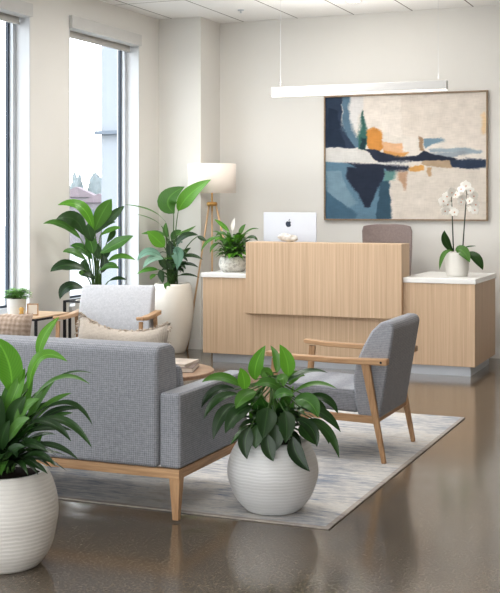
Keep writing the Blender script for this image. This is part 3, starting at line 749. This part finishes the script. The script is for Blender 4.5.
# --- large leaved plant near the window
pf = empty('potted_fiddle_leaf_fig', 'broad-leaved fig in a white pot on a black stand before the window', 'plant', (-5.09, 8.74, 0))
rowsF = [
 (262, 190, 230, 10, 92, 58, 66, .1, .2, 2, F_), (262, 190, 300, 90, 352, 28, 86, .05, .08, 1, Rh), (292, 175, 350, 110, 412, 62, 46, .0, .0, 0, Rh), (290, 212, 350, 170, 398, 172, 34, .05, .05, 1, F_),
 (215, 212, 190, 90, 85, 128, 80, .1, .2, 0, V_), (200, 230, 110, 120, 22, 150, 46, .1, .22, 1, F_), (262, 205, 300, 140, 366, 145, 50, .0, .0, 0, F_),
 (258, 305, 260, 240, 225, 215, 62, .1, .13, 1, V_), (295, 300, 380, 250, 466, 212, 74, .1, .16, 1, F_), (225, 335, 160, 270, 116, 292, 44, .1, .18, 1, F_), (330, 345, 390, 290, 474, 334, 36, .08, .12, 1, F_),
 (222, 382, 120, 330, 58, 388, 70, .12, .22, 0, F_), (290, 388, 340, 340, 392, 376, 46, .1, .14, 1, F_), (218, 475, 120, 430, 105, 525, 62, .15, .22, 0, F_), (338, 440, 380, 415, 428, 435, 24, .06, .08, 0, F_),
 (255, 335, 200, 250, 140, 265, 50, .05, .05, 1, F_), (300, 350, 300, 300, 350, 270, 50, .0, -.05, 0, F_), (245, 400, 200, 360, 230, 330, 46, .1, .12, 0, V_), (300, 400, 330, 350, 310, 310, 44, .1, .1, 0, V_),
 (260, 240, 240, 200, 240, 150, 56, .12, .16, 0, V_), (320, 250, 360, 200, 360, 180, 36, .0, .0, 0, F_), (210, 400, 190, 380, 230, 420, 40, .08, .1, 1, F_), (270, 430, 250, 400, 200, 410, 34, .1, .14, 0, F_),
 (290, 330, 270, 290, 290, 250, 50, .08, .1, 0, V_),
]
plant(pf, (0, 0, 0), rowsF, .00172, 265, 545, .0, .05, None, .005, 'stem', fold=.12, shape=.5, wave=.06)
for ch in pf.children: ch.location.z = .645
pot_prof = smoothprof([(.12, .25), (.15, .26), (.175, .34), (.182, .48), (.178, .62), (.172, .655)])
pot_parts(pf, pot_prof, M['ceramicwarm'], .172, .63)
# lift foliage to the rims
for root, z in ((pc, .345 - .0), (pl, .388), (pb, .69)):
    for ch in root.children:
        if ch.name.startswith(('foliage', 'stems')):
            ch.location.z = z
            if root is pc: ch.scale = (1, 1, .9)
# centre plant helper geometry was written from the pot base
st = empty('plant_stand', 'black square metal plant stand holding the fig pot by the window', 'plant stand', (-5.09, 8.74, 0))
for sx in (-.19, .19):
    for sy in (-.2, .2):
        bm = newbm(); box(bm, sx - .01, sx + .01, sy - .01, sy + .01, 0, .66); finish('leg', bm, M['black'], st)
for zz in (.235, .645):
    bm = newbm()
    box(bm, -.19, .19, -.21, -.19, zz, zz + .014); box(bm, -.19, .19, .19, .21, zz, zz + .014)
    box(bm, -.21, -.19, -.19, .19, zz, zz + .014); box(bm, .19, .21, -.19, .19, zz, zz + .014)
    if zz < .3: box(bm, -.195, .195, -.02, .02, .237, .249)
    finish('frame', bm, M['black'], st)

# --- counter plant
pp = empty('small_peace_lily', 'small peace lily with one white bloom in a mottled bowl on the counter', 'plant', (-4.375, 10.11, .842))
pot_parts(pp, smoothprof([(.085, 0), (.10, .006), (.132, .04), (.142, .08), (.132, .125), (.118, .145)]), M['mottled'], .118, .13, .012)
rowsP = [
 (255, 165, 200, 110, 155, 80, 36, .0, .02, 2, F_), (210, 182, 170, 155, 143, 162, 26, .02, .04, 1, U_), (200, 200, 110, 190, 68, 292, 28, .05, .09, 1, F_), (185, 240, 140, 240, 128, 302, 26, .07, .1, 1, F_),
 (320, 190, 330, 140, 362, 112, 30, .0, .0, 1, V_), (345, 185, 400, 130, 452, 145, 26, .0, .0, 1, U_), (365, 205, 420, 180, 440, 222, 26, .03, .04, 0, F_), (275, 205, 310, 180, 300, 235, 34, .1, .12, 2, V_),
 (255, 230, 235, 200, 215, 250, 34, .1, .13, 1, V_), (215, 220, 180, 180, 160, 230, 30, .08, .1, 2, F_), (330, 215, 350, 210, 370, 270, 30, .08, .1, 0, F_), (240, 190, 200, 150, 165, 190, 28, .04, .06, 1, F_),
]
def fill_p(bm, uvl, sb):
    rnd = random.Random(11)
    for k in range(200):
        a = rnd.uniform(0, 2 * PI); el = rnd.uniform(.0, 1.3); L = rnd.uniform(.08, .14); h = Vector((math.cos(a), math.sin(a), 0))
        A = h * rnd.uniform(.02, .12) + Vector((0, 0, .03 + .13 * el * rnd.uniform(.5, 1))); T = A + h * (L * math.cos(el * .8)) + Vector((0, 0, L * (el - .5) * .8)); B = (A + T) / 2 + Vector((0, 0, .03))
        leaf(bm, uvl, A, B, T, rnd.uniform(.03, .048), (Vector((0, 0, 1)) + h * .5).normalized(), rnd.choice([0, 1, 1, 2, 2]), n=8)
        tube(sb, [h * .02, A], .002, 5)
plant(pp, (0, 0, .14), rowsP, .00145, 280, 330, 0, .04, fill_p, .0025)
bm = newbm(); uvl = bm.loops.layers.uv.new('UVMap')
B0 = RV * ((275 - 280) * .00136) + Vector((0, 0, .14 + .2)); T0 = RV * ((290 - 280) * .00136) + Vector((0, 0, .14 + .375))
leaf(bm, uvl, B0 + Vector((0, 0, .05)), (B0 + T0) / 2 - RV * .014 + Vector((0, 0, .02)), T0, .042, V_, 0, fold=.5)
tube(bm, [Vector((0, 0, .14)), (B0 + Vector((0, 0, .14))) / 2, B0 + Vector((0, 0, .05))], .0025, 6)
finish2('flower', bm, [M['petal']], pp)

# --- orchid
po = empty('potted_orchid', 'white moth orchid with two flowering stems in a white pot on the right counter', 'orchid', (-2.235, 10.2, .846))
pot_parts(po, smoothprof([(.082, 0), (.092, .006), (.101, .05), (.103, .12), (.102, .205), (.10, .21)], 4), M['ceramic'], .10, .195, .012)
OS = .00180   # chart [430,170,500,290], 4.94 per px
def OP(x, y, w=0): return RV * ((x - 143) * OS) + TV * w + Vector((0, 0, .205 + (410 - y) * OS))
bm = newbm(); uvl = bm.loops.layers.uv.new('UVMap')
for (a, k, b, w, wb, wt, mi, hint) in [((125, 402), (70, 360), (75, 296), 44, 0, .05, 0, V_), ((122, 398), (60, 380), (48, 490), 24, .03, .08, 1, F_), ((130, 395), (160, 370), (192, 452), 56, .04, .13, 1, V_),
                               ((185, 410), (230, 410), (262, 490), 56, .03, .08, 0, F_), ((160, 392), (200, 375), (243, 375), 16, -.03, -.05, 0, U_), ((140, 410), (150, 380), (190, 395), 40, .02, .06, 1, F_)]:
    leaf(bm, uvl, OP(*a, wb), OP(*k, (wb + wt) / 2 + .01), OP(*b, wt), w * OS, hint, mi, fold=.2, shape=.55)
finish2('leaves', bm, [M['leafD'], M['leafM']], po)
s1 = [OP(125, 400), OP(121, 300), OP(118, 200), OP(114, 130), OP(108, 105)]; s2 = [OP(170, 400), OP(178, 280), OP(186, 170), OP(190, 110), OP(183, 78)]
for s in (s1, s2):
    bm = newbm(); tube(bm, s, [.006, .0056, .005, .004, .003], 8); finish('flower_stem', bm, M['darkstem'], po, smooth=True)
for a, b in (((120, 150), (85, 165)), ((118, 190), (122, 205)), ((187, 190), (225, 195)), ((186, 150), (160, 145)), ((189, 120), (215, 125)), ((186, 175), (228, 168)), ((119, 170), (80, 195))):
    bm = newbm(); tube(bm, [OP(*a), OP((a[0] + b[0]) / 2, (a[1] + b[1]) / 2 - 6), OP(*b)], .0018, 6); finish('flower_stalk', bm, M['darkstem'], po, smooth=True)
rnd = random.Random(2)
for (x, y, s) in [(110, 108, 26), (88, 128, 24), (70, 150, 26), (92, 168, 26), (62, 160, 18), (78, 200, 24), (104, 196, 24), (125, 205, 22), (132, 120, 20),
                  (183, 76, 28), (160, 92, 20), (205, 98, 20), (222, 126, 28), (165, 140, 24), (160, 155, 18), (230, 168, 24), (224, 196, 24), (208, 190, 16), (200, 150, 18)]:
    bm = newbm(); uvl = bm.loops.layers.uv.new('UVMap'); c = OP(x, y, rnd.uniform(.01, .05)); nrm = (TV + RV * rnd.uniform(-.5, .5) + Vector((0, 0, rnd.uniform(-.3, .3)))).normalized()
    sx = nrm.cross(Vector((0, 0, 1))).normalized(); sz = sx.cross(nrm); r = s * OS * 1.05
    for k in range(5):
        a = PI / 2 + k * 2 * PI / 5 + rnd.uniform(-.1, .1); d = sx * math.cos(a) + sz * math.sin(a)
        leaf(bm, uvl, c, c + d * r * .5 + nrm * .006, c + d * r, r * (1.05 if k in (1, 4) else .75), nrm, 0, n=6, fold=.05, shape=.6)
    for k in range(4):
        a = k * PI / 2; d = sx * math.cos(a) + sz * math.sin(a); leaf(bm, uvl, c + nrm * .004, c + d * .004 + nrm * .01, c + d * .007 + nrm * .006 - sz * .004, .006, nrm, 1, n=4)
    finish2('blossom', bm, [M['petal'], M['lip']], po)

# ------------------------------------------------------------------ floor lamp
fl_ = empty('tripod_floor_lamp', 'wooden tripod floor lamp with a white drum shade in the alcove corner', 'floor lamp', (-4.777, 10.5, 0))
bm = newbm(); lathe(bm, [(.236, 1.60), (.240, 1.602), (.243, 1.89), (.239, 1.892), (.236, 1.885), (.233, 1.605), (.236, 1.60)], 64); finish('lamp_shade', bm, M['shade'], fl_, smooth=True)
bm = newbm(); tube(bm, [(0, 0, 1.42), (0, 0, 1.66)], .008, 10); lathe(bm, [(0, 1.47), (.048, 1.47), (.055, 1.48), (.055, 1.50), (.045, 1.51), (0, 1.51)], 24)
for k in range(3):
    a = k * 2 * PI / 3; tube(bm, [(0, 0, 1.66), (math.cos(a) * .235, math.sin(a) * .235, 1.63)], .002, 6)
finish('hub', bm, M['brass'], fl_, smooth=True)
bm = newbm(); lathe(bm, [(0, 1.66), (.02, 1.66), (.035, 1.70), (.03, 1.75), (0, 1.77)], 20); finish('bulb', bm, M['led'], fl_, smooth=True)
for (fx, fy) in ((-.33, .11), (-.18, .40), (.36, .12)):
    n = Vector((fx, fy, 0)).normalized(); bm = newbm(); tube(bm, [n * .035 + Vector((0, 0, 1.50)), Vector((fx, fy, 0.0))], [.010, .009], 10); finish('leg', bm, M['lampwood'], fl_, smooth=True)

# ------------------------------------------------------------------ rug
bm = newbm(); box(bm, -4.75, -1.69, 5.01, 7.97, 0.0, RUG)
rg = finish('area_rug', bm, M['rug'], None, bevel=.003, loc=(0, 0, 0)); tag(rg, 'large faded cream and blue grey area rug under the seating group', 'rug')

# ------------------------------------------------------------------ sofa
SX0, SX1 = -4.45, -2.366
so = empty('sofa', 'grey upholstered sofa with oak base seen from behind', 'sofa', ((SX0 + SX1) / 2, 5.25, RUG))
def S(bm): bmesh.ops.translate(bm, verts=bm.verts, vec=(-(SX0 + SX1) / 2, -5.25, -RUG)); return bm
bm = newbm(); prism(bm, [(4.825, .252), (5.04, .252), (5.055, .66), (5.03, .80), (4.985, .822), (4.87, .822), (4.835, .80)], 'x', SX0 + .125, SX1 - .115)
finish('backrest', S(bm), M['grey'], so, bevel=.022, seg=4)
for (a, b) in ((SX0, SX0 + .12), (SX1 - .11, SX1)):
    bm = newbm(); box(bm, a, b, 4.84, 5.66, .252, .607); finish('armrest', S(bm), M['grey'], so, bevel=.018, seg=4)
bm = newbm(); box(bm, SX0 + .125, SX1 - .115, 5.03, 5.60, .252, .34); finish('seat_base', S(bm), M['grey'], so, bevel=.01)
mid = (SX0 + SX1) / 2
for (a, b) in ((SX0 + .126, mid - .003), (mid + .003, SX1 - .116)):
    bm = newbm(); box(bm, a, b, 5.06, 5.66, .34, .47); finish('seat_cushion', S(bm), M['grey'], so, bevel=.035, seg=4)
for (a, b) in ((SX0 + .126, mid - .003), (mid + .003, SX1 - .116)):
    bm = newbm(); prism(bm, [(5.06, .471), (5.17, .471), (5.12, .70), (5.06, .71)], 'x', a, b); finish('back_cushion', S(bm), M['grey'], so, bevel=.03, seg=4)
bm = newbm(); box(bm, SX0 + .01, SX1 - .005, 4.84, 4.88, .205, .25); box(bm, SX0 + .01, SX1 - .005, 5.60, 5.64, .205, .25); box(bm, SX0 + .01, SX0 + .05, 4.88, 5.60, .205, .25); finish('base_rail', S(bm), M['oakx'], so, bevel=.003)
bm = newbm(); box(bm, SX1 - .045, SX1 - .005, 4.88, 5.60, .205, .25); finish('base_rail', S(bm), M['oaky'], so, bevel=.003)
for (x, y, s, q) in ((SX1 - .032, 4.868, 1, -1), (SX0 + .04, 4.868, -1, -1), (SX1 - .032, 5.61, 1, 1), (SX0 + .04, 5.61, -1, 1)):
    bm = newbm(); beam(bm, (x, y, .21), (x + s * .003, y + q * .008, RUG + .001), .056, .05, .030, .028); finish('leg', S(bm), M['oak'], so, bevel=.003)

# sofa cushions
cu = empty('throw_pillow', 'cream lumbar pillow with fringed edge leaning over the sofa back', 'cushion', (-2.86, 5.22, .655))
bm = newbm(); cushion(bm, .54, .15, .44, 22, 16, .42, .012, 1)
for v in bm.verts:      # slack top edge
    if v.co.z > 0: v.co.z -= .055 * (1 - (v.co.x / .27) ** 2) * (v.co.z / .22)
cov = finish('cover', bm, M['cream'], cu, smooth=True)
bm = newbm(); rnd = random.Random(4)
for k in range(170):
    u = rnd.uniform(-1, 1); e = rnd.choice([0, 0, 1, 2])
    if e == 0:
        z = .22 * (1 - .06 * (1 - u * u)) - .055 * (1 - u * u) - .004; p = Vector((u * .265, rnd.uniform(-.01, .01), z)); d = Vector((rnd.uniform(-.3, .3), -.5, rnd.uniform(-.1, .8)))
    else:
        s = 1 if e == 1 else -1; p = Vector((s * .262, rnd.uniform(-.01, .01), u * .21)); d = Vector((s * 1, -.3, rnd.uniform(-.5, .5)))
    d.normalize(); tube(bm, [p, p + d * .012, p + d * .022 + Vector((0, 0, -.006))], [.005, .004, .002], 5)
fr = finish('fringe', bm, M['fringe'], cov, smooth=True); fr['kind'] = 'stuff'
cu.rotation_euler = (math.radians(-8), math.radians(3), 0)
cu.location = (-2.935, 5.29, .68)
bm = newbm(); cushion(bm, .42, .15, .42, 16, 16, .42, .012, 6)
t = finish('throw_pillow', bm, M['wicker'], None, smooth=True, loc=(-3.72, 5.30, .69)); t.rotation_euler = (math.radians(-10), 0, math.radians(8))
tag(t, 'brown and beige woven cushion on the sofa at the left edge', 'cushion')

# ------------------------------------------------------------------ armchairs
def armchair(label, loc, rz, fm):
    r = empty('armchair', label, 'armchair', loc, rz, 'oak armchairs around the rug')
    # side profile (front = +y)
    back = [(-.21, .245), (-.335, .245), (-.425, .775), (-.405, .805), (-.345, .808), (-.285, .75), (-.235, .66), (-.195, .57), (-.176, .47), (-.185, .35)]
    bm = newbm(); prism(bm, back[::-1], 'x', -.303, .303); finish('backrest', bm, fm, r, bevel=.022, seg=4)
    bm = newbm(); seat = [(-.205, .268), (.315, .285), (.335, .33), (.325, .40), (.28, .425), (-.19, .40)]
    prism(bm, seat, 'x', -.285, .285); finish('seat', bm, fm, r, bevel=.025, seg=4)
    for s in (-1, 1):
        x = s * .33
        bm = newbm(); beam(bm, (x, -.262, .565), (x, -.372, 0), .028, .05, .022, .026); finish('leg', bm, M['oak'], r, bevel=.004)
        bm = newbm(); beam(bm, (x, .295, .57), (x, .345, 0), .028, .042, .022, .026); finish('leg', bm, M['oak'], r, bevel=.004)
        bm = newbm(); prism(bm, [(-.395, .562), (-.395, .60), (-.1, .594), (.2, .600), (.345, .612), (.352, .598), (.34, .585), (.2, .570), (-.1, .562)][::-1], 'x', x - .029, x + .029)
        finish('armrest', bm, M['oaky'], r, bevel=.007, seg=3)
        bm = newbm(); beam(bm, (x - s * .001, -.315, .245), (x - s * .001, .325, .262), .022, .042); finish('side_rail', bm, M['oaky'], r, bevel=.003)
    bm = newbm(); box(bm, -.32, .32, .30, .325, .24, .28); finish('cross_rail', bm, M['oakx'], r, bevel=.003)
    bm = newbm(); box(bm, -.32, .32, -.33, -.308, .225, .262); finish('cross_rail', bm, M['oakx'], r, bevel=.003)
    for s in (-1, 1):
        bm = newbm(); tube(bm, [(s * .358, -.36, .58), (s * .3602, -.36, .58)], .007, 12); finish('peg', bm, M['black'], r)
    return r
armchair('darker grey oak armchair seen side-on in front of the reception desk', (-2.19, 6.705, RUG), PI / 2, M['grey'])
armchair('pale grey oak armchair behind the sofa, its front turned to the viewer', (-4.60, 8.10, RUG), PI + math.radians(16), M['greylight'])

# ------------------------------------------------------------------ coffee table + books
ct = empty('coffee_table', 'round wood-topped coffee table with black legs behind the sofa arm', 'coffee table', (-3.45, 6.65, RUG))
bm = newbm(); lathe(bm, [(0, .382), (.385, .382), (.40, .388), (.40, .408), (.395, .412), (0, .412)], 72); finish('tabletop', bm, M['tabletop'], ct)
for k in range(3):
    a = -.75 + k * 2 * PI / 3; bm = newbm(); tube(bm, [(math.cos(a) * .28, math.sin(a) * .28, .385), (math.cos(a) * .33, math.sin(a) * .33, 0)], .011, 10); finish('leg', bm, M['black'], ct, smooth=True)
bm = newbm(); lathe(bm, [(.27, .372), (.29, .372), (.29, .382), (.27, .382)], 48); finish('ring', bm, M['black'], ct)
def book(label, x, y, z, w, d, h, rz, cm):
    b = empty('book', label, 'book', (x, y, z), rz, None)
    bm = newbm(); box(bm, -w / 2, w / 2, -d / 2, d / 2, h - .0025, h); box(bm, -w / 2, w / 2, -d / 2, d / 2, 0, .0025); box(bm, -w / 2, -w / 2 + .003, -d / 2, d / 2, .0025, h - .0025); finish('cover', bm, cm, b)
    bm = newbm(); box(bm, -w / 2 + .004, w / 2 - .004, -d / 2 + .004, d / 2 - .004, .0026, h - .0026); finish('pages', bm, M['paper'], b)
zt = RUG + .4125
book('lower brown book lying flat on the round coffee table', -3.30, 6.72, zt, .24, .30, .030, .3, M['cover'])
book('thinner beige book on top of the brown book on the coffee table', -3.31, 6.73, zt + .0305, .21, .27, .020, .1, M['cover2'])
# open magazine, pages bowed up
bm = newbm()
for s in (-1, 1):
    g = []
    for i in range(9):
        u = i / 8; z = .012 + .022 * math.sin(PI * min(1, u * 1.15)) * (1 - .4 * u)
        g.append([(s * u * .15, -.11, z), (s * u * .15, .11, z), (s * u * .15, .11, max(0.0, z - .008)), (s * u * .15, -.11, max(0.0, z - .008))])
    V = [[bm.verts.new(p) for p in r] for r in g]
    for a, b in zip(V, V[1:]):
        for k in range(4): bm.faces.new((a[k], a[(k + 1) % 4], b[(k + 1) % 4], b[k]))
    bm.faces.new(V[0]); bm.faces.new(V[-1][::-1])
tag(finish('open_magazine', bm, M['paper'], None, loc=(-3.60, 6.83, zt), smooth=False), 'open magazine with pale curled pages beside the books on the coffee table', 'magazine')
bpy.data.objects['open_magazine'].rotation_euler = (0, 0, .6)

# ------------------------------------------------------------------ side table and what stands on it
stb = empty('side_table', 'square side table with pale wood top and thin black frame by the window', 'side table', (-5.215, 7.93, 0))
bm = newbm(); box(bm, -.205, .205, -.25, .25, .587, .602); finish('tabletop', bm, M['sidetop'], stb, bevel=.003)
bm = newbm()
for (x0, x1, y0, y1) in ((-.215, .215, -.26, -.245), (-.215, .215, .245, .26), (-.215, -.2, -.245, .245), (.2, .215, -.245, .245)): box(bm, x0, x1, y0, y1, .574, .590)
finish('frame', bm, M['black'], stb)
for sx in (-.206, .206):
    for sy in (-.251, .251):
        bm = newbm(); box(bm, sx - .009, sx + .009, sy - .009, sy + .009, 0, .574); finish('leg', bm, M['black'], stb)
sp = empty('small_potted_fern', 'tiny fern in a white pot on the side table', 'plant', (-5.27, 7.80, .602))
pot_parts(sp, smoothprof([(.055, 0), (.065, .005), (.074, .05), (.078, .12), (.078, .135)], 4), M['ceramic'], .078, .122, .008)
bm = newbm(); uvl = bm.loops.layers.uv.new('UVMap'); sb = newbm(); rnd = random.Random(9)
for k in range(64):
    a = rnd.uniform(0, 2 * PI); L = rnd.uniform(.06, .12); h = Vector((math.cos(a), math.sin(a), 0)); rise = rnd.uniform(.02, .10)
    pts = [bez(Vector((0, 0, .122)), h * L * .5 + Vector((0, 0, .122 + rise * 1.4)), h * L + Vector((0, 0, .122 + rise * .6)), q / 6) for q in range(7)]
    tube(sb, pts, .0012, 5)
    for q in range(2, 7):
        for s in (-1, 1):
            d = (h.cross(Vector((0, 0, 1))) * s + h * .5).normalized(); leaf(bm, uvl, pts[q], pts[q] + d * .015 + Vector((0, 0, .004)), pts[q] + d * .032, .017, Vector((0, 0, 1)), rnd.choice([0, 1]), n=4)
finish2('foliage', bm, [M['leafB'], M['leafF']], sp); finish('stems', sb, M['stem'], sp)
pfm = empty('picture_frame', 'small wooden standing photo frame on the side table', 'picture frame', (-5.13, 7.82, .602), math.radians(22))
bm = newbm()
for b in ((-.045, .045, -.006, .006, 0, .009), (-.045, .045, -.006, .006, .086, .095), (-.045, -.036, -.006, .006, .009, .086), (.036, .045, -.006, .006, .009, .086)): box(bm, *b)
finish('frame', bm, M['oak'], pfm)
bm = newbm(); box(bm, -.036, .036, -.002, .003, .009, .086); finish('photo', bm, M['paper'], pfm)
bm = newbm(); beam(bm, (0, .006, .07), (0, .04, .002), .02, .003); finish('easel_back', bm, M['oak'], pfm)
bm = newbm(); lathe(bm, [(0, 0), (.018, 0), (.021, .01), (.014, .035), (.02, .06), (.012, .07), (0, .07)], 20)
tag(finish('mustard_vase', bm, M['mustard'], None, smooth=True, loc=(-5.17, 7.72, .602)), 'tiny mustard coloured vase between the fern and the photo frame', 'vase')

# ------------------------------------------------------------------ light
w = bpy.data.worlds.new('sky'); bpy.context.scene.world = w; w.use_nodes = True
nt = w.node_tree; bg = nt.nodes['Background']
tc = nt.nodes.new('ShaderNodeTexCoord'); sx = nt.nodes.new('ShaderNodeSeparateXYZ'); rp = nt.nodes.new('ShaderNodeValToRGB')
nt.links.new(tc.outputs['Generated'], sx.inputs[0]); nt.links.new(sx.outputs['Z'], rp.inputs['Fac']); nt.links.new(rp.outputs['Color'], bg.inputs['Color'])
e = rp.color_ramp.elements; e[0].position = 0; e[0].color = (1, 1, 1, 1); e[1].position = .8; e[1].color = (.88, .94, 1, 1)
bg.inputs['Strength'].default_value = 6.5
def area(name, loc, rot, sx, sy, power, c=(1, 1, 1)):
    l = bpy.data.lights.new(name, 'AREA'); l.shape = 'RECTANGLE'; l.size = sx; l.size_y = sy; l.energy = power; l.color = c
    o = bpy.data.objects.new(name, l); C.objects.link(o); o.location = loc; o.rotation_euler = rot; return o
for i, (x, y) in enumerate([(-3.6, 9.0), (-1.2, 9.0), (-3.6, 6.0), (-1.2, 6.0), (-2.4, 3.0)]):
    area('ceiling_fill_%d' % i, (x, y, CEIL - .03), (0, 0, 0), 1.2, 1.2, 62 if x < -3 else 24, (1, .98, .955))  # unseen fill areas added just below the ceiling to brighten the room
area('upward_fill', (-3.105, 10.0, 2.60), (PI, 0, 0), 1.6, .06, 14, (1, .97, .93))  # added fill above the pendant bar, aimed up to brighten the ceiling
sp_ = bpy.data.lights.new('downlight_spot', 'SPOT'); sp_.energy = 12; sp_.spot_size = 1.6; sp_.spot_blend = .8; sp_.color = (1, .9, .76); sp_.shadow_soft_size = .06
o = bpy.data.objects.new('downlight_spot', sp_); C.objects.link(o); o.location = (-3.27, 10.42, CEIL - .02)
pl_ = bpy.data.lights.new('lamp_bulb', 'POINT'); pl_.energy = 1; pl_.color = (1, .82, .62); pl_.shadow_soft_size = .05
o = bpy.data.objects.new('lamp_bulb_light', pl_); C.objects.link(o); o.location = (-4.777, 10.5, 1.78)

# ------------------------------------------------------------------ camera
cam = bpy.data.cameras.new('camera'); co = bpy.data.objects.new('camera', cam); C.objects.link(co)
co.location = (0, 0, 1.5); co.rotation_euler = (math.radians(90), 0, YAW)
cam.sensor_fit = 'HORIZONTAL'; cam.sensor_width = 36; cam.lens = 1150 / 500 * 36; cam.shift_y = -93.5 / 500; cam.clip_end = 1000; cam.clip_start = .05
bpy.context.scene.camera = co
sc = bpy.context.scene
sc.view_settings.view_transform = 'Standard'; sc.view_settings.look = 'None'; sc.view_settings.exposure = -.1; sc.view_settings.gamma = .92
